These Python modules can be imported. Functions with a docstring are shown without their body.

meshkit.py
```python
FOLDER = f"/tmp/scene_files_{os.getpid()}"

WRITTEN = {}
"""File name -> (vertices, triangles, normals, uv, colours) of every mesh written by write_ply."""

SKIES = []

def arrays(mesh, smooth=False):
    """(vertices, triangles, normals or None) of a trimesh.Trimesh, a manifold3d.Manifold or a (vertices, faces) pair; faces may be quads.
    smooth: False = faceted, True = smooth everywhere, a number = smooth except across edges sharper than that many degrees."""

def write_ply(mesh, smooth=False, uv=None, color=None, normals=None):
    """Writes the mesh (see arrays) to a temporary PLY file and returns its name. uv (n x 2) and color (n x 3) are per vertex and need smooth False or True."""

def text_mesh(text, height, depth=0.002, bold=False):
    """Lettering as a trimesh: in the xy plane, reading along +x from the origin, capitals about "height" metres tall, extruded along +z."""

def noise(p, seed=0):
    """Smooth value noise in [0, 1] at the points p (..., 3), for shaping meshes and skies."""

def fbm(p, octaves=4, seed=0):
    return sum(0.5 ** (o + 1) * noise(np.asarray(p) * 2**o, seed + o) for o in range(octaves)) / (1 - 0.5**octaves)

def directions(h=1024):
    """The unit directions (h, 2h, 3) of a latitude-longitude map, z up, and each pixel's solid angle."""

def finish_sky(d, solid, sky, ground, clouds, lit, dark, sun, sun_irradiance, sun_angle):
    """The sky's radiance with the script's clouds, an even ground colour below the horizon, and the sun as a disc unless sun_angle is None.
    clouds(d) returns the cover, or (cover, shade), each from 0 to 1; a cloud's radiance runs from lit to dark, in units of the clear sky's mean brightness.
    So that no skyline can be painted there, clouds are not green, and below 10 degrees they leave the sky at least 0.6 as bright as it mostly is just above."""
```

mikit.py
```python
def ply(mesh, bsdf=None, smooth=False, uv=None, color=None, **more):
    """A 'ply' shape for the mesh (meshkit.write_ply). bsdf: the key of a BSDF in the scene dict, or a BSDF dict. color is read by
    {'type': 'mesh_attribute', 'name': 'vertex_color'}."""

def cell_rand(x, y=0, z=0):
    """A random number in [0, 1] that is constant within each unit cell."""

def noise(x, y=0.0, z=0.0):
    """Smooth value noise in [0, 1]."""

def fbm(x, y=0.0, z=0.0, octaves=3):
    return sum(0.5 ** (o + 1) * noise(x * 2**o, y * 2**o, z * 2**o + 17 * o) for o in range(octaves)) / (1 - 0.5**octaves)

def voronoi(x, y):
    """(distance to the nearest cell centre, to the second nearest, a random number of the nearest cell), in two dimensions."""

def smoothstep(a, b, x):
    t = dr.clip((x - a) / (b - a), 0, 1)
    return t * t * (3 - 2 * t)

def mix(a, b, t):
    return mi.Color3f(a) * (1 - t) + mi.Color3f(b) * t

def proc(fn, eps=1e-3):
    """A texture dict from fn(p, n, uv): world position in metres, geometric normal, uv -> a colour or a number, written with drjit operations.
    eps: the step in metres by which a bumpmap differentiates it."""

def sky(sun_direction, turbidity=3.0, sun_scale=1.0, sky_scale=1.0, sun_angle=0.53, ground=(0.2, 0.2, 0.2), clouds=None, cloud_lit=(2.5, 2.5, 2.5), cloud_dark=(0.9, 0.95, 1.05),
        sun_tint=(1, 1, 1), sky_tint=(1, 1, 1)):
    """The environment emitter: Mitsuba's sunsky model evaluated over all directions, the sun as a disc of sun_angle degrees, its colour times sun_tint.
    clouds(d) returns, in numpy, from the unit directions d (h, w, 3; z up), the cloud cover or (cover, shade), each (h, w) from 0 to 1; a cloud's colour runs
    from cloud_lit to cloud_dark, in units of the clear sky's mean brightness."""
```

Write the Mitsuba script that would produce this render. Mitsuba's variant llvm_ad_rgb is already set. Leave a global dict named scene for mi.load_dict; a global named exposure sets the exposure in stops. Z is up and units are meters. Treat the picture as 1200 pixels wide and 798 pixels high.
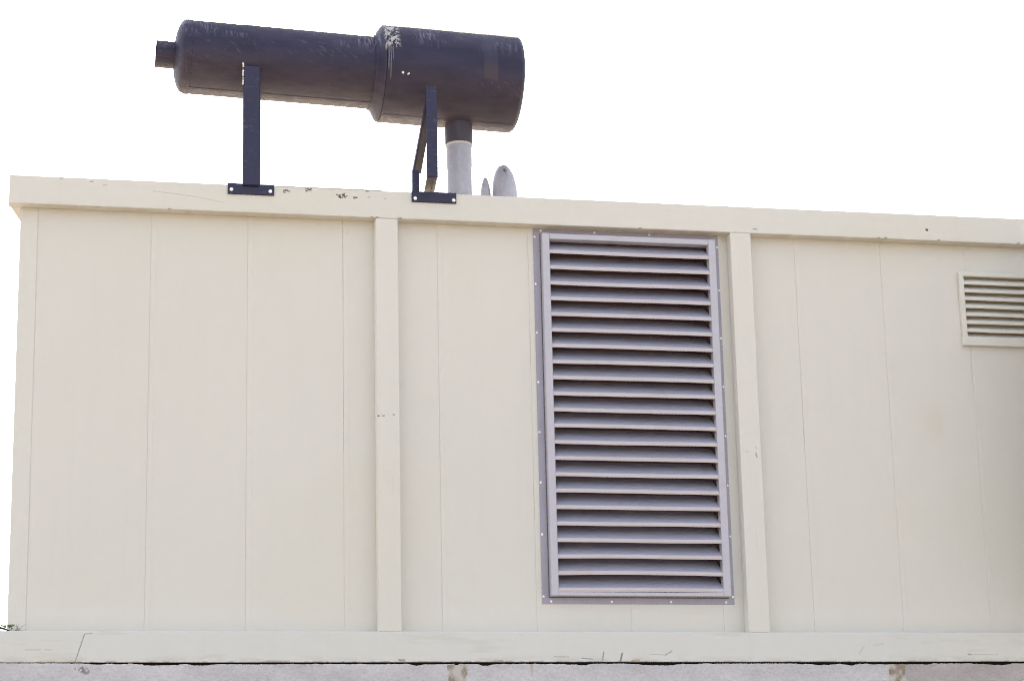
import math
import numpy as np
import trimesh
import manifold3d as m3
import drjit as dr
import mitsuba as mi
import mikit
import meshkit
from mikit import proc, noise, fbm, smoothstep, mix

# ------------------------------------------------------------------ camera, sky, exposure
T = mi.ScalarTransform4f
EYE = np.array([0.2298, -12.9205, -1.3026])
FWD = np.array([0.20721665, 0.94833472, 0.24025513])
UP = np.array([-0.02911485, -0.23949869, 0.97046005])
scene = {"type": "scene"}
labels = {}
scene["camera"] = {"type": "perspective", "fov": 26.1121, "fov_axis": "x", "near_clip": 0.1, "far_clip": 2000.0,
                   "to_world": T().look_at(origin=EYE.tolist(), target=(EYE + FWD).tolist(), up=UP.tolist())}
exposure = 3.13
scene["daylight"] = mikit.sky((0.10, 0.78, 0.60), turbidity=4.0, sun_scale=1.0, ground=(0.30, 0.26, 0.20),
                              clouds=lambda d: 0.5 + 0.0 * d[..., 2], cloud_lit=(2.4, 2.4, 2.4))


# ------------------------------------------------------------------ materials
def capsule(p, a, b, w, soft=0.35):
    """1 on the segment a-b in the wall plane (x, z) that is w metres wide, 0 off it."""
    a, b, w = [float(v) for v in a], [float(v) for v in b], float(w)
    px, pz = p.x - a[0], p.z - a[1]
    dx, dz = b[0] - a[0], b[1] - a[1]
    h = dr.clip((px * dx + pz * dz) / max(dx * dx + dz * dz, 1e-9), 0, 1)
    d = dr.sqrt(dr.square(px - dx * h) + dr.square(pz - dz * h))
    return 1 - smoothstep(w * (0.5 - soft * 0.5), w * (0.5 + soft), d)


def paint(base, marks=None, rough=0.42, blotch=0.018, dirt_tone=None, spec=0.4, bump=None):
    def colour(p, n, uv):
        k = fbm(p.x * 1.3 + p.y, p.y * 1.3, p.z * 0.9, 3)
        g = fbm(p.x * 60, p.y * 60, p.z * 60, 2)
        c = mi.Color3f(*base) * (1 + blotch * (2 * k - 1) + 0.008 * (2 * g - 1))
        # rain streaks: faint, running down the face
        s = fbm(p.x * 22, p.y * 22, p.z * 1.1, 3)
        c = c * (1 - 0.010 * smoothstep(0.55, 0.8, s))
        y = smoothstep(0.58, 0.75, fbm(p.x * 0.9 + 7, p.z * 1.1, p.y + 3, 3))
        c = mix(c, c * mi.Color3f(1.0, 0.99, 0.965), y)
        if marks is not None:
            for (a, b, w, col, amount) in marks:
                jag = 0.65 + 0.9 * noise(p.x * 190, p.z * 190)
                c = mix(c, mi.Color3f(*col), float(amount) * capsule(p, a, b, w) * dr.clip(jag, 0, 1) * smoothstep(0.4, 0.8, dr.abs(n.y)))
        if dirt_tone is not None:
            c = dirt_tone(p, n, c)
        return c
    d = {"type": "principled", "base_color": proc(colour), "roughness": rough, "specular": spec}
    if bump:
        def h(p, n, uv):
            return fbm(p.x * 3.1, p.z * 2.3, p.y, 2) * bump + 0.00012 * noise(p.x * 170, p.y * 170, p.z * 170)
        d = {"type": "bumpmap", "bump": proc(h, eps=4e-3), "bsdf": d, "scale": 1.0}
    return {"type": "twosided", "bsdf": d}


CREAM = (0.573, 0.559, 0.519)
RUST, DARK, GREY = (0.10, 0.06, 0.045), (0.05, 0.045, 0.045), (0.27, 0.25, 0.24)
R = np.random.default_rng(11)


def spots(x, z, n, spread, w, col, amount):
    out = []
    for _ in range(n):
        a = (x + R.normal(0, spread), z + R.normal(0, spread * 0.45))
        L = R.uniform(0.2, 1.4) * w
        out.append((a, (a[0] + L, a[1] + R.normal(0, 0.3) * L), w * R.uniform(0.4, 0.95), col, amount))
    return out


fascia_marks = [((0.847, 2.837), (1.083, 2.815), 0.0035, GREY, 0.5), ((1.083, 2.815), (1.274, 2.783), 0.0035, GREY, 0.4)]
fascia_marks += spots(1.649, 2.873, 5, 0.011, 0.012, DARK, 0.95) + spots(1.790, 2.888, 9, 0.013, 0.009, DARK, 0.95)
fascia_marks += spots(1.985, 2.856, 13, 0.012, 0.009, DARK, 0.95) + spots(2.02, 2.853, 5, 0.016, 0.009, RUST, 0.8)
fascia_marks += spots(2.082, 2.851, 7, 0.012, 0.008, RUST, 0.7) + spots(2.155, 2.893, 2, 0.004, 0.008, DARK, 0.8)
fascia_marks += spots(2.166, 2.856, 3, 0.007, 0.007, GREY, 0.7) + spots(2.273, 2.851, 2, 0.004, 0.007, GREY, 0.6)
fascia_marks += [((4.652, 2.753), (4.672, 2.754), 0.009, GREY, 0.9), ((5.836, 2.797), (5.840, 2.796), 0.014, DARK, 1.0)]
fascia_marks += [((a - 0.006, b), (a + 0.006, b), 0.008, RUST, 0.7) for a, b in ((5.503, 2.729), (5.55, 2.731), (5.916, 2.731), (6.473, 2.732), (2.187, 2.728), (2.219, 2.729), (2.363, 2.730), (3.9, 2.729), (0.95, 2.729))]
fascia_marks += [((0.555, 2.858), (0.575, 2.866), 0.006, GREY, 0.5), ((0.474, 2.878), (0.49, 2.880), 0.007, RUST, 0.5), ((0.3, 2.893), (0.31, 2.893), 0.008, RUST, 0.5)]
base_marks = [((0.456, 0.004), (0.505, 0.160), 0.006, DARK, 0.55), ((0.505, 0.162), (0.548, 0.167), 0.005, GREY, 0.7),
              ((3.564, 0.006), (3.574, 0.057), 0.008, GREY, 0.9), ((3.675, 0.001), (3.688, 0.049), 0.010, DARK, 0.7),
              ((3.863, 0.047), (3.959, 0.042), 0.004, GREY, 0.5), ((3.959, 0.042), (4.000, 0.065), 0.008, GREY, 0.7),
              ((3.27, 0.032), (3.354, 0.030), 0.006, GREY, 0.6), ((3.438, 0.023), (3.507, 0.016), 0.006, DARK, 0.6),
              ((3.75, 0.006), (3.79, 0.010), 0.012, (0.3, 0.16, 0.09), 0.7), ((5.918, 0.046), (5.935, 0.044), 0.010, GREY, 0.8),
              ((5.935, 0.044), (6.118, 0.041), 0.004, GREY, 0.5), ((0.178, 0.072), (0.259, 0.072), 0.008, GREY, 0.3),
              ((0.29, 0.073), (0.32, 0.072), 0.007, GREY, 0.3), ((1.55, 0.006), (1.68, 0.004), 0.012, (0.3, 0.2, 0.14), 0.5),
              ((2.33, 0.012), (2.36, 0.010), 0.012, RUST, 0.6), ((2.9, 0.004), (2.95, 0.006), 0.01, RUST, 0.6),
              ((5.2, 0.05), (5.23, 0.09), 0.012, GREY, 0.22), ((5.3, 0.1), (5.36, 0.11), 0.012, GREY, 0.18)]
post_marks = [((2.214, 1.478), (2.221, 1.478), 0.009, DARK, 0.8), ((2.243, 1.479), (2.252, 1.479), 0.008, DARK, 0.6), ((2.308, 1.486), (2.314, 1.486), 0.008, GREY, 0.9),
              ((4.596, 1.292), (4.600, 1.270), 0.009, GREY, 0.9), ((4.594, 1.332), (4.598, 1.326), 0.007, GREY, 0.5), ((4.528, 1.302), (4.548, 1.303), 0.007, GREY, 0.35),
              ((2.30, 1.1), (2.305, 1.0), 0.005, GREY, 0.12), ((4.57, 0.8), (4.575, 0.7), 0.006, GREY, 0.14)]


def fascia_dirt(p, n, c):
    e = smoothstep(0.022, 0.0, p.z - 2.725) * smoothstep(0.42, 0.75, fbm(p.x * 17, p.z * 40, 0, 3))
    return mix(c, mi.Color3f(0.44, 0.40, 0.34), 0.3 * e)


def base_dirt(p, n, c):
    low = smoothstep(0.05, 0.0, p.z) * smoothstep(0.35, 0.7, fbm(p.x * 9, p.z * 22, 0, 4))
    c = mix(c, mi.Color3f(0.40, 0.36, 0.31), 0.45 * low)
    smear = smoothstep(0.62, 0.78, fbm(p.x * 3.2, p.z * 24, 5, 3))
    c = mix(c, mi.Color3f(0.45, 0.42, 0.38), 0.25 * smear)
    chip = smoothstep(0.011, 0.003, p.z) * smoothstep(0.5, 0.62, fbm(p.x * 31, 2, 0, 3))
    return mix(c, mi.Color3f(0.22, 0.17, 0.14), 0.45 * chip)


def panel_stain_foot(p, n, c):
    st = dr.exp(-(dr.square((p.x - 5.83) / 0.09) + dr.square((p.z - 1.53) / 0.12)))
    c = mix(c, c * mi.Color3f(0.93, 0.88, 0.78), 0.4 * st)
    foot = smoothstep(0.30, 0.18, p.z)  # panels get slightly darker towards the foot
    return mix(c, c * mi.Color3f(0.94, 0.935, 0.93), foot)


def joint_colour(p, n, uv):
    d = smoothstep(0.60, 0.70, fbm(p.x * 3, p.z * 2.1, p.x * 7, 4))
    return mix(mi.Color3f(*CREAM) * 0.97, mi.Color3f(0.2, 0.18, 0.16), 0.7 * d)


scene["fascia_paint"] = paint(CREAM, fascia_marks, dirt_tone=fascia_dirt, bump=0.0008)
scene["base_paint"] = paint((0.550, 0.549, 0.53), base_marks, dirt_tone=base_dirt, bump=0.0008)
scene["post_paint"] = paint(CREAM, post_marks, bump=0.0006)
scene["panel_paint"] = paint((0.567, 0.552, 0.512), dirt_tone=panel_stain_foot, bump=0.0012)
scene["trim_paint"] = paint(CREAM)
scene["joint_paint"] = {"type": "twosided", "bsdf": {"type": "principled", "base_color": proc(joint_colour), "roughness": 0.6, "specular": 0.3}}
scene["added_door_grey"] = {"type": "twosided", "bsdf": {"type": "diffuse", "reflectance": {"type": "rgb", "value": [0.10, 0.10, 0.085]}}}  # dark face of the added leaf that shades the wall


def louvre_colour(p, n, uv):
    g = fbm(p.x * 3, p.y * 9, p.z * 9, 3)
    d = smoothstep(0.55, 0.8, fbm(p.x * 11, p.y * 30, p.z * 11, 3))
    c = mi.Color3f(0.415, 0.40, 0.455) * (0.96 + 0.08 * g)
    return mix(c, mi.Color3f(0.36, 0.32, 0.30), 0.25 * d)


def flange_colour(p, n, uv):
    g = fbm(p.x * 25, p.y * 20, p.z * 5, 3)
    return mi.Color3f(0.285, 0.272, 0.33) * (0.88 + 0.24 * g)


def slat_colour(p, n, uv):
    g = fbm(p.x * 3, p.y * 9, p.z * 9, 3)
    d = smoothstep(0.5, 0.8, fbm(p.x * 8, p.y * 30, p.z * 11, 3))
    c = mi.Color3f(0.345, 0.345, 0.435) * (0.97 + 0.06 * g)
    lip = smoothstep(0.85, 0.97, dr.abs(n.y))                  # light on the front-facing lips put into the colour, paler and warmer
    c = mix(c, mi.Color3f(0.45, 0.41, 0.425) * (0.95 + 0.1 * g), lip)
    return mix(c, mi.Color3f(0.36, 0.31, 0.28), 0.25 * d)


scene["slat_metal"] = {"type": "twosided", "bsdf": {"type": "principled", "base_color": proc(slat_colour), "roughness": 0.36, "specular": 0.5, "metallic": 0.15}}
scene["louvre_metal"] = {"type": "twosided", "bsdf": {"type": "principled", "base_color": proc(louvre_colour), "roughness": 0.38, "specular": 0.5, "metallic": 0.15}}
scene["flange_metal"] = {"type": "twosided", "bsdf": {"type": "principled", "base_color": proc(flange_colour), "roughness": 0.42, "specular": 0.5, "metallic": 0.15}}
scene["dark_lining"] = {"type": "twosided", "bsdf": {"type": "diffuse", "reflectance": {"type": "rgb", "value": [0.16, 0.11, 0.105]}}}
scene["vent_lining"] = {"type": "twosided", "bsdf": {"type": "diffuse", "reflectance": {"type": "rgb", "value": [0.46, 0.40, 0.31]}}}
scene["shadow_strip_dark"] = {"type": "twosided", "bsdf": {"type": "diffuse", "reflectance": {"type": "rgb", "value": [0.12, 0.105, 0.125]}}}  # colour of the painted shadow line beside the louvre frame
scene["gap_black"] = {"type": "twosided", "bsdf": {"type": "diffuse", "reflectance": {"type": "rgb", "value": [0.015, 0.014, 0.014]}}}
scene["seal_grey"] = {"type": "twosided", "bsdf": {"type": "diffuse", "reflectance": {"type": "rgb", "value": [0.48, 0.47, 0.46]}}}
scene["rivet_metal"] = {"type": "twosided", "bsdf": {"type": "principled", "base_color": {"type": "rgb", "value": [0.88, 0.87, 0.88]}, "roughness": 0.35, "specular": 0.6}}

# the silencer's axis: centre AX, unit direction AD (down to the right by two degrees)
AX = np.array([2.75, 0.2, 3.736])
PITCH = math.radians(-1.95)
AD = np.array([math.cos(PITCH), 0, math.sin(PITCH)])


def drum_coords(p):
    zc = 3.736 + (p.x - 2.75) * math.tan(PITCH)
    ang = dr.atan2(p.z - zc, 0.2 - p.y)        # 0 = towards the yard, pi/2 = top
    return p.x, ang


def silencer_colour(p, n, uv):
    x, a = drum_coords(p)
    g = fbm(x * 5, a * 4, 0, 4)
    c = mix(mi.Color3f(0.012, 0.0105, 0.034), mi.Color3f(0.033, 0.0275, 0.061), g)
    # fine pale scuffs, running round the drum, mostly high up
    sc = fbm(x * 120, a * 5, 1, 3)
    big = smoothstep(0.42, 0.72, fbm(x * 5.5, a * 2.6, 4, 3))
    up = smoothstep(0.15, 0.75, a)
    c = mix(c, mi.Color3f(0.21, 0.195, 0.27), 0.60 * smoothstep(0.48, 0.70, sc) * big * up)
    sc2 = fbm(x * 60 + 14 * a, a * 9, 9, 2)
    c = mix(c, mi.Color3f(0.16, 0.145, 0.15), 0.2 * smoothstep(0.70, 0.80, sc2) * smoothstep(0.5, 0.7, fbm(x * 3, a * 2, 8, 2)))
    # warm reflection of the ground, painted along the belly
    belly = smoothstep(0.1, -0.9, a)
    c = mix(c, mi.Color3f(0.078, 0.062, 0.070), 0.6 * belly * (0.4 + 0.9 * fbm(x * 9, a * 6, 3, 3)))
    # flaked patch at the seam of the wide drum
    inside = smoothstep(2.268, 2.276, x) * smoothstep(2.372, 2.335, x) * smoothstep(0.14, 0.30, a) * smoothstep(1.62, 1.35, a)
    fl = smoothstep(0.47, 0.55, fbm(x * 75, a * 17, 2, 4))
    c = mix(c, mi.Color3f(0.40, 0.39, 0.37), inside * fl * 0.9)
    edge = smoothstep(2.30, 2.275, x) * smoothstep(2.262, 2.268, x) * smoothstep(0.5, 0.62, fbm(x * 60, a * 9, 6, 3)) * smoothstep(0.1, 0.2, a)
    c = mix(c, mi.Color3f(0.38, 0.37, 0.36), edge * 0.6)
    for (dx, lo, hi, w) in ((2.283, -0.32, 0.25, 0.0022), (2.297, -0.5, 0.2, 0.002), (2.31, -0.1, 0.2, 0.0018)):
        run = smoothstep(w * 1.6, w * 0.6, dr.abs(x - dx - 0.004 * noise(a * 9, dx * 100))) * smoothstep(lo, lo + 0.1, a) * smoothstep(hi + 0.1, hi, a)
        c = mix(c, mi.Color3f(0.26, 0.235, 0.22), run * 0.6)
    for (dx, da, r) in ((2.374, -0.32, 0.010), (2.407, -0.34, 0.007), (2.413, -0.325, 0.006)):
        q = dr.sqrt(dr.square(x - dx) + dr.square((a - da) * 0.31))
        c = mix(c, mi.Color3f(0.72, 0.70, 0.68), smoothstep(r, r * 0.5, q))
    # touched-up rectangle at the right end
    rect = smoothstep(2.888, 2.894, x) * smoothstep(2.984, 2.976, x) * smoothstep(-0.33, -0.24, a + 0.06 * noise(x * 40, 3)) * smoothstep(0.72, 0.62, a)
    c = mix(c, mix(mi.Color3f(0.045, 0.045, 0.085), mi.Color3f(0.085, 0.062, 0.060), smoothstep(0.2, -0.1, a)), 0.34 * rect)
    return c


def silencer_rough(p, n, uv):
    x, a = drum_coords(p)
    return 0.40 + 0.2 * fbm(x * 30, a * 8, 0, 3)


def silencer_bump(p, n, uv):
    x, a = drum_coords(p)
    return 0.0016 * fbm(x * 9, a * 4, 0, 2) + 0.0004 * fbm(x * 90, a * 25, 0, 2)


scene["silencer_paint"] = {"type": "twosided", "bsdf": {"type": "bumpmap", "bump": proc(silencer_bump, eps=3e-3), "scale": 1.0, "bsdf": {
    "type": "principled", "base_color": proc(silencer_colour), "roughness": proc(silencer_rough), "specular": 0.30}}}


def navy_colour(p, n, uv):
    g = fbm(p.x * 30, p.y * 30, p.z * 9, 3)
    c = mi.Color3f(0.014, 0.013, 0.046) * (0.85 + 0.35 * g)
    w = smoothstep(0.64, 0.74, fbm(p.x * 25, p.y * 25, p.z * 70, 4))
    return mix(c, mi.Color3f(0.10, 0.085, 0.085), 0.3 * w)


scene["navy_paint"] = {"type": "twosided", "bsdf": {"type": "principled", "base_color": proc(navy_colour), "roughness": 0.42, "specular": 0.4}}


def brace_colour(p, n, uv):
    g = fbm(p.x * 40, p.y * 40, p.z * 14, 3)
    return mix(mi.Color3f(0.05, 0.042, 0.05), mi.Color3f(0.12, 0.095, 0.09), g)  # ground bounce on the bracket undersides, painted in as brown


scene["bounce_lit_navy"] = {"type": "twosided", "bsdf": {"type": "principled", "base_color": proc(brace_colour), "roughness": 0.5, "specular": 0.4}}


def weld_colour(p, n, uv):
    k = smoothstep(0.4, 0.52, fbm(p.x * 20, p.y * 20, p.z * 38, 3))
    return mix(mi.Color3f(0.05, 0.045, 0.06), mi.Color3f(0.7, 0.68, 0.66), k)


scene["weld_flaked"] = {"type": "diffuse", "reflectance": proc(weld_colour)}


def galv_colour(p, n, uv):
    f1, f2, r = mikit.voronoi(p.x * 60 + p.y * 45, p.z * 40)
    g = fbm(p.x * 14, p.y * 14, p.z * 5, 3)
    c = mi.Color3f(0.31, 0.31, 0.358) * (0.86 + 0.10 * r + 0.2 * g)
    dent = dr.sqrt(dr.square(p.x - 3.118) + dr.square((p.z - 3.207) * 0.8))
    k = smoothstep(0.018, 0.008, dent + 0.006 * noise(p.x * 200, p.z * 200))
    c = mix(c, mi.Color3f(0.06, 0.06, 0.09), 0.85 * k)
    dr_ = smoothstep(0.006, 0.002, dr.abs(p.x - 3.121 - 0.004 * noise(p.z * 60))) * smoothstep(3.11, 3.19, p.z) * smoothstep(3.22, 3.2, p.z)
    c = mix(c, mi.Color3f(0.2, 0.2, 0.25), 0.5 * dr_)
    foot = smoothstep(0.05, 0.0, p.z - 2.93) * smoothstep(0.4, 0.6, fbm(p.x * 30, p.y * 30, p.z * 30, 2))
    return mix(c, mi.Color3f(0.25, 0.22, 0.2), 0.35 * foot)


scene["galvanised"] = {"type": "twosided", "bsdf": {"type": "principled", "base_color": proc(galv_colour), "roughness": 0.48, "specular": 0.5, "metallic": 0.25}}


def concrete(tint, seed):
    def colour(p, n, uv):
        a = fbm(p.x * 4 + seed, p.y * 4, p.z * 6, 4)
        b = fbm(p.x * 75, p.y * 75, p.z * 75 + seed, 3)
        c = mi.Color3f(*tint) * (0.70 + 0.36 * a + 0.22 * b)
        pit = smoothstep(0.70, 0.80, noise(p.x * 120, p.y * 120, p.z * 120))
        c = mix(c, mi.Color3f(0.22, 0.20, 0.20), 0.16 * pit)
        drip = smoothstep(0.045, 0.0, dr.abs(p.x - 3.15 + 0.02 * noise(p.z * 20))) * smoothstep(0.5, 0.7, fbm(p.x * 55, p.z * 4, 1, 2))
        c = mix(c, mi.Color3f(0.36, 0.25, 0.19), 0.55 * drip)
        ch = capsule(p, (0.47, -0.03), (0.52, -0.05), 0.03) * smoothstep(0.35, 0.6, noise(p.x * 90, p.z * 90))
        return mix(c, mi.Color3f(0.12, 0.11, 0.11), 0.7 * ch)

    def h(p, n, uv):
        return 0.003 * fbm(p.x * 45, p.y * 45, p.z * 45, 3)
    return {"type": "twosided", "bsdf": {"type": "bumpmap", "bump": proc(h, eps=2e-3), "scale": 1.0, "bsdf": {"type": "diffuse", "reflectance": proc(colour)}}}


scene["concrete_pale"] = concrete((0.49, 0.48, 0.505), 0)
scene["concrete_grey"] = concrete((0.39, 0.365, 0.375), 9)


def mortar_colour(p, n, uv):
    a = fbm(p.x * 25, p.y * 25, p.z * 16, 4)
    return mix(mi.Color3f(0.26, 0.22, 0.175), mi.Color3f(0.47, 0.44, 0.43), smoothstep(0.35, 0.65, a))


scene["mortar"] = {"type": "diffuse", "reflectance": proc(mortar_colour)}


def soil_colour(p, n, uv):
    a = fbm(p.x * 0.35, p.y * 0.35, 0, 4)
    b = fbm(p.x * 9, p.y * 9, 0, 3)
    return mix(mi.Color3f(0.29, 0.245, 0.185), mi.Color3f(0.43, 0.365, 0.275), a) * (0.8 + 0.4 * b)


scene["soil"] = {"type": "diffuse", "reflectance": proc(soil_colour)}
scene["leaf_green"] = {"type": "principledthin", "base_color": {"type": "rgb", "value": [0.20, 0.23, 0.08]}, "roughness": 0.6, "diff_trans": 0.9}
scene["dry_stalk"] = {"type": "diffuse", "reflectance": {"type": "rgb", "value": [0.24, 0.23, 0.21]}}
scene["dark_stalk"] = {"type": "diffuse", "reflectance": {"type": "rgb", "value": [0.055, 0.055, 0.045]}}


# ------------------------------------------------------------------ mesh helpers
def chbox(x0, x1, y0, y1, z0, z1, c=0.002):
    lo, hi = np.array([x0, y0, z0]), np.array([x1, y1, z1])
    c = min(c, 0.45 * float((hi - lo).min()))
    pts = []
    for i in (0, 1):
        for j in (0, 1):
            for k in (0, 1):
                s = np.array([i, j, k])
                q = np.where(s == 1, hi, lo)
                for a in range(3):
                    d = np.where(s == 1, -c, c).astype(float)
                    d[a] = 0
                    pts.append(q + d)
    return trimesh.convex.convex_hull(np.array(pts))


def cat(*ms):
    return trimesh.util.concatenate(list(ms))


def to_m3(m):
    return m3.Manifold(m3.Mesh(np.asarray(m.vertices, np.float32), np.asarray(m.faces, np.uint32)))


def cut(m, *others):
    a = to_m3(m)
    for o in others:
        a = a - to_m3(o)
    k = a.to_mesh()
    return trimesh.Trimesh(k.vert_properties[:, :3], k.tri_verts, process=False)


def pieces(m):
    """The separate pieces of a mesh."""
    t = trimesh.Trimesh(m.vertices, m.faces, process=False)
    t.merge_vertices()
    return t.split(only_watertight=False)


def frame_of(d):
    d = np.asarray(d, float) / np.linalg.norm(d)
    u = np.cross(d, [0, 0, 1.0]) if abs(d[2]) < 0.95 else np.array([1.0, 0, 0])
    u /= np.linalg.norm(u)
    return u, np.cross(d, u)


def lathe(profile, origin, d, n=96):
    """profile: (distance along d, radius) pairs, revolved about the axis."""
    pr = np.array(profile, float)
    d = np.asarray(d, float) / np.linalg.norm(d)
    u, w = frame_of(d)
    t = np.arange(n) * 2 * math.pi / n
    ring = np.cos(t)[:, None] * u + np.sin(t)[:, None] * w
    v = (np.asarray(origin) + pr[:, 0, None, None] * d + np.maximum(pr[:, 1], 1e-4)[:, None, None] * ring[None]).reshape(-1, 3)
    f = []
    for i in range(len(pr) - 1):
        for j in range(n):
            k = (j + 1) % n
            f += [(i * n + j, i * n + k, (i + 1) * n + k), (i * n + j, (i + 1) * n + k, (i + 1) * n + j)]
    m = trimesh.Trimesh(v, f, process=False)
    return m


def sweep(points, radii, n=20, cap=True):
    p = np.asarray(points, float)
    t = np.gradient(p, axis=0)
    t /= np.linalg.norm(t, axis=1, keepdims=True)
    a = np.cross(t[0], [0.31, 0.2, 0.93] if abs(t[0][2]) < 0.9 else [1.0, 0, 0])
    v = []
    rad = np.broadcast_to(radii, (len(p),))
    for i in range(len(p)):
        a = a - t[i] * (a @ t[i])
        a /= np.linalg.norm(a)
        b = np.cross(t[i], a)
        th = np.arange(n) * 2 * math.pi / n
        v.append(p[i] + rad[i] * (np.cos(th)[:, None] * a + np.sin(th)[:, None] * b))
    v = np.vstack(v)
    f = []
    for i in range(len(p) - 1):
        for j in range(n):
            k = (j + 1) % n
            f += [(i * n + j, i * n + k, (i + 1) * n + k), (i * n + j, (i + 1) * n + k, (i + 1) * n + j)]
    if cap:
        v = np.vstack([v, p[0], p[-1]])
        e = len(v)
        for j in range(n):
            k = (j + 1) % n
            f += [(e - 2, k, j), (e - 1, (len(p) - 1) * n + j, (len(p) - 1) * n + k)]
    return trimesh.Trimesh(v, f, process=False)


def beam(a, b, w, h, side=(1, 0, 0), c=0.002):
    """A bar from a to b, w wide along "side" and h thick across it."""
    a, b = np.asarray(a, float), np.asarray(b, float)
    d = b - a
    L = np.linalg.norm(d)
    d /= L
    s = np.asarray(side, float)
    s = s - d * (s @ d)
    s /= np.linalg.norm(s)
    m = chbox(-w / 2, w / 2, -h / 2, h / 2, 0, L, c)
    M = np.eye(4)
    M[:3, 0], M[:3, 1], M[:3, 2], M[:3, 3] = s, np.cross(d, s), d, a
    m.apply_transform(M)
    return m


def key_for(name):
    if name not in scene:
        return name
    k = 1
    while f"{name}_{k:03d}" in scene:
        k += 1
    return f"{name}_{k:03d}"


def add(name, mesh, bsdf, smooth=False, **lab):
    k = key_for(name)
    scene[k] = mikit.ply(mesh, bsdf, smooth=smooth)
    if lab:
        labels[k] = lab
    return k


def dome(x, y, z, r, h):
    """A button head facing the yard, -y."""
    pr = [(-0.001, r), (h * 0.35, r * 0.95), (h * 0.75, r * 0.68), (h, r * 0.02)]
    return lathe(pr, (x, y, z), (0, -1, 0), 14)


# ------------------------------------------------------------------ ground and plinth
g = trimesh.creation.box(extents=(600, 600, 0.2))
g.apply_translation((3, 0, -3.0))
add("ground", g, "soil", kind="structure", label="dry tan soil of the yard below the plinth", category="ground")

labels["concrete_plinth"] = {"label": "rough pale grey concrete plinth of long cast blocks under the cream base beam", "category": "plinth"}
BL, PTOP = 2.732, -0.0115
xb = [-2.79 + BL * i for i in range(6)]


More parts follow.
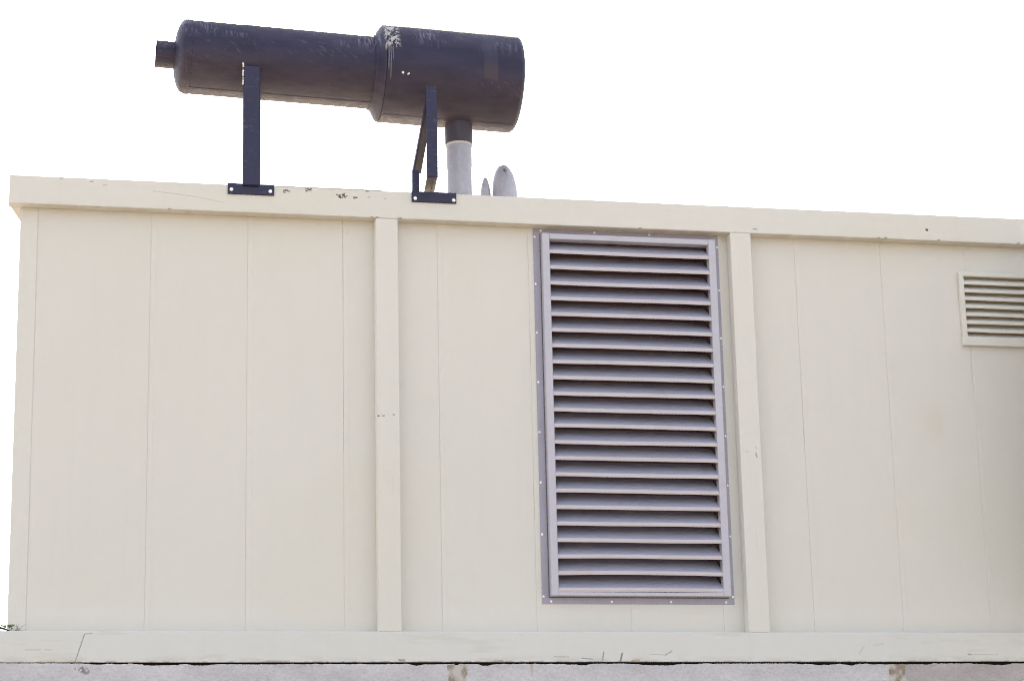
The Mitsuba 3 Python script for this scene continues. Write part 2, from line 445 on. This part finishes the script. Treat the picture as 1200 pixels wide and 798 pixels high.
def rough_block(x0, x1, z0, z1, y0, y1, seed, fine):
    """A cast block whose yard face is uneven and whose top arris is chipped."""
    if not fine:
        return chbox(x0, x1, y0, y1, z0, z1, 0.012)
    nx, nz, ny = int((x1 - x0) / 0.0085), 26, 4
    xs = np.linspace(x0, x1, nx)
    row = np.concatenate([np.linspace(0, 1, nz) ** 0.5, [1] * ny])          # front face, bottom to top, then back over the top
    yy = np.concatenate([np.zeros(nz), np.linspace(0.012, y1 - y0, ny)])
    X, Rw = np.meshgrid(xs, row)
    Y = y0 + np.broadcast_to(yy[:, None], X.shape).copy()
    Z = z0 + (z1 - z0) * Rw
    P = np.stack([X, Y, Z], -1)
    n1 = meshkit.fbm(P * [9, 9, 9], 4, seed) - 0.5
    n2 = meshkit.fbm(P * [60, 60, 60], 3, seed + 5) - 0.5
    top = np.clip((Z - (z1 - 0.03)) / 0.03, 0, 1)
    Y += (0.010 * n1 + 0.004 * n2) * (yy[:, None] < 0.5 * (y1 - y0))
    chip = np.clip(meshkit.fbm(np.stack([X * 7, X * 0, X * 0 + seed], -1), 3, seed) - 0.52, 0, 1)
    Z += top * (0.010 * n2 + 0.004 * n1 - 0.03 * chip)
    Z += top * 0.0085 * np.clip(1 - X / 1.4, 0, 1)
    edge = np.minimum(X - x0, x1 - X)
    Y += 0.006 * np.exp(-np.maximum(edge, 0) / 0.01)
    v = np.stack([X, Y, Z], -1).reshape(-1, 3)
    r, c = X.shape
    i, j = np.meshgrid(np.arange(r - 1), np.arange(c - 1), indexing="ij")
    a = i * c + j
    q = np.stack([a, a + 1, a + c + 1, a + c], -1).reshape(-1, 4)
    return trimesh.Trimesh(v, np.vstack([q[:, [0, 1, 2]], q[:, [0, 2, 3]]]), process=False)


for course in range(4):
    zt = PTOP - 0.72 * course
    off = 0.0 if course % 2 == 0 else -BL / 2
    for i in range(5):
        x0, x1 = xb[i] + off + 0.012, xb[i + 1] + off - 0.012
        mat = "concrete_grey" if (course == 0 and i == 3) else "concrete_pale"
        if course == 0 and 1 <= i <= 3:
            add("concrete_plinth__block", rough_block(x0, x1, zt - 0.70, zt, 0.0, 0.06, 3 + i, True), mat, smooth=35)
            add("concrete_plinth__core", chbox(x0 + 0.01, x1 - 0.01, 0.055, 2.6, zt - 0.70, zt - 0.016, 0.01), mat)
        else:
            add("concrete_plinth__block", rough_block(x0, x1, zt - 0.70, zt, 0.0, 2.6, 0, False), mat)
bed = [chbox(xb[0] - BL / 2 + 0.1, xb[-1] - 0.1, 0.008, 2.5, PTOP - 0.72 * (c + 1) - 0.002, PTOP - 0.72 * (c + 1) + 0.024, 0.002) for c in range(3)]
add("concrete_plinth__bed_joint", cat(*bed), "mortar")
# mortar smeared over the two joints in view
for (xc, wl, wr, seed) in ((2.672, 0.07, 0.085, 2), (5.404, 0.022, 0.105, 8)):
    nx, nz = 30, 40
    uu, vv = np.meshgrid(np.linspace(-1, 1, nx), np.linspace(0, 1, nz))
    wob = 0.025 * (meshkit.fbm(np.stack([vv * 5, uu * 0, uu * 0 + seed], -1), 3, seed) - 0.5)
    X = xc + np.where(uu < 0, uu * wl, uu * wr) + wob * np.abs(uu)
    bul = 0.011 * np.clip(1 - np.abs(uu) ** 3, 0, 1) + 0.006 * (meshkit.fbm(np.stack([X * 60, vv * 30, uu * 0], -1), 3, seed) - 0.5)
    Y = 0.006 - bul
    Z = PTOP - 0.004 - vv * 0.6 + 0.008 * (meshkit.fbm(np.stack([X * 40, X * 0, X * 0], -1), 2, seed) - 0.5) * (1 - vv)
    v = np.stack([X, Y, Z], -1).reshape(-1, 3)
    i, j = np.meshgrid(np.arange(nz - 1), np.arange(nx - 1), indexing="ij")
    a = i * nx + j
    q = np.stack([a, a + nx, a + nx + 1, a + 1], -1).reshape(-1, 4)
    add("concrete_plinth__mortar_joint", trimesh.Trimesh(v, np.vstack([q[:, [0, 1, 2]], q[:, [0, 2, 3]]]), process=False), "mortar", smooth=True,
        label="brownish mortar smear over the joint" if seed == 2 else "pale mortar smear over the joint")

# ------------------------------------------------------------------ the enclosure
E = "generator_enclosure"
labels[E] = {"label": "long cream steel plant enclosure with flat wall panels and a projecting roof fascia", "category": "enclosure"}
LEN, DEEP, PY = 9.22, 2.40, 0.085
ZB, ZS, ZT = 0.1795, 2.725, 2.900        # base beam top, fascia soffit, fascia top


def waved(m, n, amp, seed, axis=2):
    """Small unevenness along the length of a long beam: subdivide its long edges, then shift."""
    return m


def long_beam(prof, x0, x1, step=0.06, amp=0.0012, seed=1):
    """A closed (y, z) profile extruded along x, with a slight hand-made waviness."""
    pr = np.array(prof, float)
    n = max(2, int((x1 - x0) / step))
    xs = np.linspace(x0, x1, n)
    w = amp * 2 * (meshkit.fbm(np.stack([xs * 2.3, xs * 0, xs * 0 + seed], -1), 3, seed) - 0.5)
    v = np.concatenate([np.column_stack([np.full(len(pr), x), pr[:, 0] + 0.6 * dw, pr[:, 1] + dw]) for x, dw in zip(xs, w)])
    k = len(pr)
    f = []
    for i in range(n - 1):
        for j in range(k):
            q = (j + 1) % k
            f += [(i * k + j, (i + 1) * k + j, (i + 1) * k + q), (i * k + j, (i + 1) * k + q, i * k + q)]
    for j in range(1, k - 1):
        f += [(0, j, j + 1), ((n - 1) * k, (n - 1) * k + j + 1, (n - 1) * k + j)]
    m = trimesh.Trimesh(v, f, process=False)
    m.fix_normals()
    return m


def rounded(y0, y1, z0, z1, r=0.004):
    out = []
    for (cy, cz, a0) in ((y0 + r, z0 + r, 180), (y1 - r, z0 + r, 270), (y1 - r, z1 - r, 0), (y0 + r, z1 - r, 90)):
        for a in np.radians(np.linspace(a0, a0 + 90, 4)):
            out.append((cy + r * math.cos(a), cz + r * math.sin(a)))
    return out


add(E + "__fascia", long_beam(rounded(0, PY - 0.001, ZS, ZT, 0.005), 0.0, LEN, amp=0.0014, seed=4), "fascia_paint", smooth=40, label="roof fascia beam, chipped and rust spotted near the silencer brackets")
from shapely.geometry import Polygon
ret = trimesh.creation.extrude_polygon(Polygon([(0.012, PY), (0.082, PY), (0.082, DEEP), (0.0715, DEEP), (0.0715, 0.40)]), ZT - ZS, engine="earcut")
ret.apply_translation((0, 0, ZS))
add(E + "__fascia", ret, "fascia_paint", label="tapering return of the fascia round the left end")
add(E + "__base_beam", long_beam(rounded(0, PY - 0.003, 0.0, ZB, 0.004), 0.0, LEN, amp=0.0010, seed=9), "base_paint", smooth=40, label="cream base beam with cracks and scuffs along its lower edge")
add(E + "__base_beam", chbox(0.0, 0.09, PY - 0.002, DEEP, 0.0, ZB, 0.003), "base_paint")
add(E + "__roof", chbox(0.083, LEN, PY, DEEP, 2.80, 2.855, 0.003), "trim_paint")
add(E + "__gap_packing", chbox(0.06, LEN, 0.022, DEEP, -0.03, 0.001, 0.001), "gap_black")
add(E + "__roof_flashing", long_beam(rounded(0.004, 0.05, 2.902, 2.9075, 0.002), 1.59, 2.25, step=0.03, amp=0.0012, seed=6), "trim_paint")

JX = [0.1745, 0.846, 1.4305, 2.0165, 2.6065, 3.187, 3.777, 4.364, 4.948, 5.535, 6.121, 6.709, 7.296, 7.884, 8.47, 9.06]
add(E + "__joint_backing", chbox(0.10, LEN - 0.05, PY + 0.0020, PY + 0.03, 0.06, 2.80, 0.001), "joint_paint")
hole_l = trimesh.creation.box(bounds=[[3.292, -0.2, 0.392], [4.378, 0.6, 2.670]])
hole_v = trimesh.creation.box(bounds=[[6.092, -0.2, 2.086], [6.585, 0.6, 2.513]])
k = E + "__joint_backing"
scene[k] = mikit.ply(cut(chbox(0.10, LEN - 0.05, PY + 0.0020, PY + 0.03, 0.06, 2.80, 0.001), hole_l, hole_v), "joint_paint")
add(E + "__corner_trim", chbox(0.0695, JX[0] - 0.0012, PY - 0.0025, PY + 0.10, 0.06, 2.80, 0.003), "post_paint", label="flat corner trim at the left end")
for i in range(len(JX) - 1):
    x0, x1 = JX[i] + 0.0010, JX[i + 1] - 0.0010
    m = chbox(x0, x1, PY, PY + 0.026, 0.06, 2.80, 0.0009)
    if x1 > 3.292 and x0 < 4.378:
        m = cut(m, hole_l)
    if x1 > 6.092 and x0 < 6.585:
        m = cut(m, hole_v)
    for piece in pieces(m):
        add(E + "__panel", piece, "panel_paint")
    # the folded lap beside every joint: a shallow raised strip
    if 0 < i and x0 not in (0,):
        lap = chbox(x0 + 0.0005, x0 + 0.030, PY - 0.0011, PY + 0.002, 0.07, 2.79, 0.001)
        if x0 + 0.03 > 3.292 and x0 < 4.378:
            lap = cut(lap, hole_l)
        if x0 + 0.03 > 6.092 and x0 < 6.585:
            lap = cut(lap, hole_v)
        for piece in pieces(lap):
            add(E + "__panel_lap", piece, "panel_paint")
for (a, b) in ((2.2095, 2.347), (4.4945, 4.631), (6.86, 6.997), (9.08, LEN - 0.002)):
    add(E + "__post", chbox(a, b, 0.0012, PY - 0.0015, ZB + 0.0004, ZS - 0.0006, 0.003), "post_paint")
# end and rear walls
add(E + "__end_wall", chbox(0.072, 0.13, PY + 0.101, DEEP - 0.05, 0.06, 2.80, 0.002), "trim_paint")
add(E + "__end_wall", chbox(LEN - 0.06, LEN - 0.004, PY + 0.04, DEEP - 0.05, 0.06, 2.80, 0.002), "trim_paint")
add(E + "__rear_wall", chbox(0.072, LEN - 0.004, DEEP - 0.049, DEEP - 0.004, 0.06, 2.80, 0.002), "trim_paint")
# added leaf and hinges, out of view, square to the wall to darken it
add(E + "__added_door", chbox(6.712, 6.760, -0.86, 0.0, 0.215, 2.69, 0.003), "added_door_grey", label="added leaf out of view, placed to darken the right end of the wall")
for zz in (0.5, 1.45, 2.4):
    add(E + "__added_door__hinge", lathe([(-0.06, 0.0005), (-0.06, 0.012), (0.06, 0.012), (0.06, 0.0005)], (6.735, 0.012, zz), (0, 0, 1), 14), "trim_paint", smooth=40)

# ------------------------------------------------------------------ large louvre
L = E + "__louvre"
fy = PY - 0.0035
fl = cut(chbox(3.2205, 4.4365, fy, PY - 0.0005, 0.357, 2.7225, 0.001), trimesh.creation.box(bounds=[[3.300, -0.2, 0.43], [4.366, 0.6, 2.640]]))
add(L, fl, "flange_metal", label="tall grey metal louvre between the two posts")
FY = 0.027
add(L + "__shadow_strip", cat(chbox(3.2625, 3.2672, fy - 0.0022, fy - 0.0004, 0.3945, 2.69, 0.0005), chbox(3.2676, 4.4024, fy - 0.0022, fy - 0.0004, 0.3945, 0.3990, 0.0005)), "shadow_strip_dark")  # dark strips standing in for the shadow line left of and below the frame
bars = cat(chbox(3.268, 3.3145, FY, fy - 0.0008, 0.400, 2.681, 0.003), chbox(4.3545, 4.402, FY, fy - 0.0008, 0.400, 2.681, 0.003))
add(L + "__frame", bars, "louvre_metal")
add(L + "__frame", chbox(3.3148, 4.3542, FY + 0.001, fy - 0.0008, 2.643, 2.680, 0.003), "louvre_metal")
add(L + "__frame", chbox(3.3148, 4.3542, FY + 0.0015, fy - 0.0008, 0.401, 0.4238, 0.002), "louvre_metal")
ix0, ix1, iz0, iz1 = 3.305, 4.364, 0.405, 2.66
lining = cat(chbox(ix0 - 0.006, ix0, PY + 0.001, 0.42, iz0, iz1, 0.001), chbox(ix1, ix1 + 0.006, PY + 0.001, 0.42, iz0, iz1, 0.001),
             chbox(ix0, ix1, PY + 0.001, 0.42, iz1, iz1 + 0.006, 0.001), chbox(ix0, ix1, PY + 0.001, 0.42, iz0 - 0.006, iz0, 0.001),
             chbox(ix0 - 0.006, ix1 + 0.006, 0.421, 0.43, iz0 - 0.006, iz1 + 0.006, 0.001))
add(L + "__lining", lining, "dark_lining")


def slat(x0, x1, z, y, lip, depth, rise, t, rng, bow=0.0015, n=13, sag=0.0):
    """A pressed blade: an upright lip at its outer lower edge, then a slope inwards and up."""
    prof = [(0, 0), (-0.0012, lip * 0.5), (0.0, lip), (0.003, lip + 0.0035), (depth, lip + rise), (depth + t * 0.7, lip + rise - t * 0.7), (0.004 + t, lip + 0.001), (t, lip - 0.003), (t, 0)]
    pr = np.array(prof)
    s = np.linspace(0, 1, n)
    b = bow * rng.normal(0, 1) * np.sin(math.pi * s) + bow * 0.4 * rng.normal(0, 1) * np.sin(2 * math.pi * s)
    b = b + sag * np.sin(math.pi * s)
    tilt = 0.0012 * rng.normal() * (s - 0.5)
    by = 0.0016 * rng.normal() * np.sin(math.pi * s)
    v = np.concatenate([np.column_stack([np.full(len(pr), x0 + (x1 - x0) * a), y + pr[:, 0] + h2, z + pr[:, 1] + h + h3]) for a, h, h3, h2 in zip(s, b, tilt, by)])
    k = len(pr)
    f = []
    for i in range(n - 1):
        for j in range(k):
            q = (j + 1) % k
            f += [(i * k + j, (i + 1) * k + j, (i + 1) * k + q), (i * k + j, (i + 1) * k + q, i * k + q)]
    for j in range(1, k - 1):
        f += [(0, j, j + 1), ((n - 1) * k, (n - 1) * k + j + 1, (n - 1) * k + j)]
    m = trimesh.Trimesh(v, f, process=False)
    m.fix_normals()
    return m


rng = np.random.default_rng(5)
for i in range(22):
    add(L + "__slat", slat(3.3146, 4.3544, 0.4245 + 0.10125 * i, 0.033, 0.0225, 0.135, 0.096, 0.0022, rng, bow=0.0016, sag=0.0045 - 0.0015 * i if i < 3 else 0.0), "slat_metal")
riv = [(3.231, z) for z in (2.668, 2.36, 2.045, 1.73, 1.415, 1.10, 0.78, 0.465)] + [(4.427, z) for z in (2.645, 2.36, 2.045, 1.73, 1.415, 1.10, 0.78, 0.405)]
riv[7] = (3.230, 0.402)
riv += [(x, 0.372) for x in (3.277, 3.655, 4.03, 4.383)] + [(x, 2.7095) for x in (3.272, 3.62, 3.98)]
for (x, z) in riv:
    add(L + "__rivet", dome(x, fy, z, 0.0075, 0.0045), "rivet_metal", smooth=50)

# ------------------------------------------------------------------ small vent
Vn = E + "__vent"
vy = PY - 0.030
vf = cut(chbox(6.064, 6.612, vy, PY - 0.0008, 2.044, 2.540, 0.003), trimesh.creation.box(bounds=[[6.095, -0.2, 2.088], [6.581, 0.6, 2.511]]))
add(Vn, vf, "trim_paint", label="small cream louvred vent at the right, under the fascia")
rng = np.random.default_rng(8)
for i in range(8):
    add(Vn + "__slat", slat(6.0952, 6.5808, 2.0885 + 0.0532 * i - 0.006, PY - 0.024, 0.017, 0.062, 0.043, 0.0018, rng, bow=0.0008), "trim_paint")
vl = cat(chbox(6.0885, 6.0945, PY, 0.135, 2.082, 2.515, 0.001), chbox(6.5815, 6.5875, PY, 0.135, 2.082, 2.515, 0.001), chbox(6.095, 6.581, PY, 0.135, 2.5115, 2.517, 0.001),
         chbox(6.095, 6.581, PY, 0.135, 2.080, 2.0855, 0.001), chbox(6.088, 6.588, 0.136, 0.145, 2.08, 2.517, 0.001))
add(Vn + "__lining", vl, "vent_lining")

# ------------------------------------------------------------------ exhaust silencer
S = "exhaust_silencer"
labels[S] = {"label": "long black stepped exhaust silencer drum lying on brackets above the roof edge", "category": "silencer"}


def ax(x):
    """The distance along the silencer's axis of the point whose x is given."""
    return (x - AX[0]) / AD[0]


r1, r2 = 0.233, 0.311


def dish(x_rim, depth, r, sgn, n=14):
    """The arc of a dished end from its rim to the axis."""
    out = []
    for q in np.linspace(0, 1, n):
        a = q * math.pi / 2
        out.append((ax(x_rim) + sgn * depth * math.sin(a), r * math.cos(a) ** 0.95 if q < 1 else 0.0))
    return out


add(S + "__narrow_drum", lathe([(ax(1.058), r1 - 0.004), (ax(1.058), r1), (ax(1.6), r1 + 0.0006), (ax(2.222), r1)], AX, AD), "silencer_paint", smooth=30)
add(S + "__end_cap", lathe([(ax(1.072), r1 + 0.0025), (ax(1.046), r1 + 0.003), (ax(1.042), r1 - 0.001)] + dish(1.041, 0.072, r1 - 0.002, -1), AX, AD), "silencer_paint", smooth=40)
add(S + "__cone", lathe([(ax(2.212), r1 + 0.004), (ax(2.222), r1 + 0.008), (ax(2.228), r1 + 0.014), (ax(2.262), r2 - 0.010), (ax(2.268), r2 - 0.004), (ax(2.274), r2 - 0.001)], AX, AD), "silencer_paint", smooth=30)
add(S + "__wide_drum", lathe([(ax(2.276), r2 - 0.004), (ax(2.280), r2 + 0.0008), (ax(2.7), r2 + 0.0012), (ax(3.128), r2), (ax(3.137), r2 - 0.002), (ax(3.144), r2 - 0.008)], AX, AD), "silencer_paint", smooth=30)
add(S + "__end_cap", lathe([(ax(3.143), r2 - 0.007)] + dish(3.146, 0.038, r2 - 0.010, 1), AX, AD), "silencer_paint", smooth=40)
add(S + "__stub_pipe", lathe([(ax(1.015), 0.0855), (ax(0.861), 0.0855), (ax(0.861), 0.079), (ax(1.0), 0.079), (ax(1.0), 0.001)], AX, AD, 64), "silencer_paint", smooth=30)
for (xa, xb_, r, deg) in ((1.05, 2.215, r1, -77), (2.285, 3.13, r2, -77)):
    a = math.radians(deg)
    u, w = np.array([0, -1.0, 0]), np.cross(AD, np.array([0, 1.0, 0]))
    w = w if w[2] > 0 else -w
    rad = u * math.cos(a) + w * math.sin(a)
    tan = -u * math.sin(a) + w * math.cos(a)
    p0, p1 = AX + AD * ax(xa) + rad * (r + 0.0005), AX + AD * ax(xb_) + rad * (r + 0.0005)
    add(S + "__lap_seam", beam(p0, p1, 0.020, 0.005, side=tan, c=0.002), "silencer_paint")
# weld bead round the step
wb = []
for t in np.linspace(0, 2 * math.pi, 120, endpoint=False):
    u, w = np.array([0, -1.0, 0]), np.cross(AD, [0, 1.0, 0])
    wb.append(AX + AD * ax(2.214 + 0.0012 * math.sin(t * 41)) + (r1 + 0.003) * (u * math.cos(t) + w * math.sin(t)))
add(S + "__weld_bead", sweep(wb + wb[:1], 0.0045, 6, False), "silencer_paint", smooth=True)
# outlet collar under the wide drum
cz = AX[2] - 0.295
add(S + "__outlet_collar", lathe([(0, 0.0865), (0.169, 0.0870), (0.172, 0.0862), (0.172, 0.0815), (0.02, 0.0815)], (2.7785, 0.2, cz + 0.03), (0, 0, -1), 64), "silencer_paint", smooth=30)

labels["exhaust_pipe"] = {"label": "upright pale galvanised exhaust pipe rising from the roof into the silencer collar", "category": "pipe"}
add("exhaust_pipe__pipe", lathe([(2.85, 0.0775), (3.13, 0.0775), (3.142, 0.079), (3.15, 0.0805), (3.36, 0.0808)], (2.7795, 0.2, 0), (0, 0, 1), 64), "galvanised", smooth=25)
add("exhaust_pipe__flange", lathe([(2.857, 0.001), (2.857, 0.12), (2.866, 0.12), (2.866, 0.079)], (2.7795, 0.2, 0), (0, 0, 1), 48), "galvanised", smooth=25)
# frayed wrap of sealing tape at the collar's mouth
tp = [(0.009, 0.0812), (0.012, 0.0845), (0.017, 0.0850), (0.021, 0.0848), (0.024, 0.0840)]
add("exhaust_pipe__seal", lathe([(3.272 + a, b) for a, b in tp], (2.7795, 0.2, 0), (0, 0, 1), 64), "seal_grey", smooth=True)

# ------------------------------------------------------------------ brackets
B1 = "support_bracket"
labels[B1] = {"label": "navy support bracket with one broad upright, under the narrow drum of the silencer", "category": "bracket", "group": "brackets carrying the silencer"}
add(B1 + "__upright", chbox(1.388, 1.491, -0.031, 0.012, 2.890, 3.668, 0.006), "navy_paint")
add(B1 + "__upright", chbox(1.470, 1.530, 0.34, 0.39, 2.857, 3.60, 0.006), "navy_paint")
add(B1 + "__cross_bar", chbox(1.475, 1.489, 0.0, 0.345, 2.862, 2.89, 0.003), "navy_paint")
add(B1 + "__foot_plate", chbox(1.2985, 1.5815, -0.0345 + 0.024, -0.0008, 2.8370, 2.9055, 0.002), "navy_paint")
for x, z in ((1.3205, 2.8655), (1.5575, 2.863)):
    add(B1 + "__bolt", dome(x, -0.0105, z, 0.0115, 0.007), "rivet_metal", smooth=50)
# flaked weld along the left edge of the upright, where it meets the drum
wl = [(1.3855 + 0.0012 * math.sin(z * 90), -0.026 + 0.002 * math.sin(z * 140), z) for z in np.linspace(3.535, 3.685, 60)]
add(B1 + "__weld_bead", sweep(wl, [0.0052 + 0.0018 * math.sin(i * 1.7) for i in range(60)], 8), "weld_flaked", smooth=True, label="white flaking weld on the left edge")

B2 = "support_bracket_001"
labels[B2] = {"label": "navy support bracket with a slanting brace, beside the exhaust pipe under the wide drum", "category": "bracket", "group": "brackets carrying the silencer"}
add(B2 + "__foot_plate", chbox(2.4345, 2.7165, -0.0105, -0.0008, 2.8360, 2.9045, 0.002), "navy_paint")
for x, z in ((2.457, 2.8585), (2.699, 2.856)):
    add(B2 + "__bolt", dome(x, -0.0105, z, 0.0115, 0.007), "rivet_metal", smooth=50)
add(B2 + "__upright", chbox(2.508, 2.575, -0.158, -0.146, 2.952, 3.548, 0.003), "navy_paint")
add(B2 + "__upright", chbox(2.444, 2.484, -0.004, 0.034, 2.870, 3.055, 0.003), "navy_paint")
add(B2 + "__arm", beam((2.5415, -0.150, 2.966), (2.585, 0.30, 2.925), 0.064, 0.010, side=(1, 0, 0)), "bounce_lit_navy")
add(B2 + "__arm", beam((2.556, -0.150, 2.958), (2.594, 0.30, 2.917), 0.006, 0.010, side=(1, 0, 0)), "bounce_lit_navy")
add(B2 + "__brace", beam((2.4745, 0.004, 3.030), (2.546, -0.134, 3.500), 0.046, 0.008, side=(1, 0, 0)), "bounce_lit_navy")
add(B2 + "__brace", beam((2.4485, 0.006, 3.045), (2.5220, -0.132, 3.508), 0.007, 0.040, side=(1, 0, 0)), "navy_paint")

# ------------------------------------------------------------------ gooseneck vent behind the roof edge
labels["vent_cowl"] = {"label": "short galvanised roof vent with a bullet-shaped hood, right of the exhaust pipe", "category": "vent"}
hood = [(2.925, 0.084), (3.04, 0.083), (3.10, 0.079), (3.135, 0.074), (3.165, 0.069), (3.20, 0.058), (3.225, 0.046), (3.243, 0.033), (3.254, 0.019), (3.259, 0.0005)]
hm = lathe(hood, (3.1255, 0.45, 0), (0, 0, 1), 48)
hv = hm.vertices.copy()
hv[:, 0] += -0.008 * np.clip((hv[:, 2] - 3.05) / 0.2, 0, 1) ** 1.5                       # leans a little, and is dented near its tip
hv[:, 1] += 0.010 * np.exp(-((hv[:, 0] - 3.113) ** 2 + (hv[:, 2] - 3.208) ** 2) / 0.018 ** 2) * (hv[:, 1] < 0.45)
hm.vertices = hv
add("vent_cowl__hood", hm, "galvanised", smooth=True)
spout = [(2.90, 0.040), (3.035, 0.036), (3.08, 0.031), (3.115, 0.025), (3.145, 0.017), (3.162, 0.010), (3.170, 0.0005)]
sm = lathe(spout, (2.998, 0.45, 0), (0, 0, 1), 32)
add("vent_cowl__spout", sm, "galvanised", smooth=True)
add("vent_cowl__base", chbox(2.93, 3.23, 0.34, 0.56, 2.855, 2.905, 0.006), "galvanised")

# ------------------------------------------------------------------ weed on the base ledge
labels["weed"] = {"label": "tiny weed with green leaves and dry stalks at the foot of the left corner", "category": "weed"}
rng = np.random.default_rng(3)
add("weed__stem", sweep([(0.085, 0.05, 0.182), (0.06, 0.03, 0.193), (0.03, 0.02, 0.1975), (-0.01, 0.01, 0.200), (-0.06, 0.0, 0.201)], [0.004, 0.0055, 0.006, 0.005, 0.002], 8), "dark_stalk", smooth=True)
for i in range(16):
    c = np.array([rng.uniform(0.045, 0.100), rng.uniform(0.01, 0.05), 0.192 + rng.uniform(0, 0.015)])
    d = np.array([rng.normal(0, 1), rng.normal(0, 0.6) - 0.3, rng.uniform(0.1, 0.8)])
    d /= np.linalg.norm(d)
    s = np.cross(d, [0, -0.8, 0.6])
    s /= np.linalg.norm(s)
    Lf, wf = rng.uniform(0.016, 0.03), rng.uniform(0.005, 0.010)
    up = np.cross(s, d) * 0.004
    v = [c, c + d * Lf * 0.5 + s * wf + up, c + d * Lf, c + d * Lf * 0.5 - s * wf + up, c + d * Lf * 0.5 - up]
    add("weed__leaf", trimesh.Trimesh(v, [(0, 1, 4), (1, 2, 4), (2, 3, 4), (3, 0, 4)], process=False), "leaf_green")
for i in range(9):
    x = rng.uniform(0.10, 0.15)
    p = np.array([x, 0.03 + rng.uniform(0, 0.03), 0.181])
    pts = [p]
    d = np.array([rng.normal(0, 0.7), -0.3, 1.0])
    for _ in range(5):
        d = d + rng.normal(0, 0.6, 3)
        p = p + d / np.linalg.norm(d) * rng.uniform(0.006, 0.014)
        p[2] = max(p[2], 0.181)
        p[1] = min(max(p[1], -0.01), 0.07)
        pts.append(p.copy())
    add("weed__dry_stalk", sweep(pts, np.linspace(0.0016, 0.0008, len(pts)), 5), "dry_stalk", smooth=True)
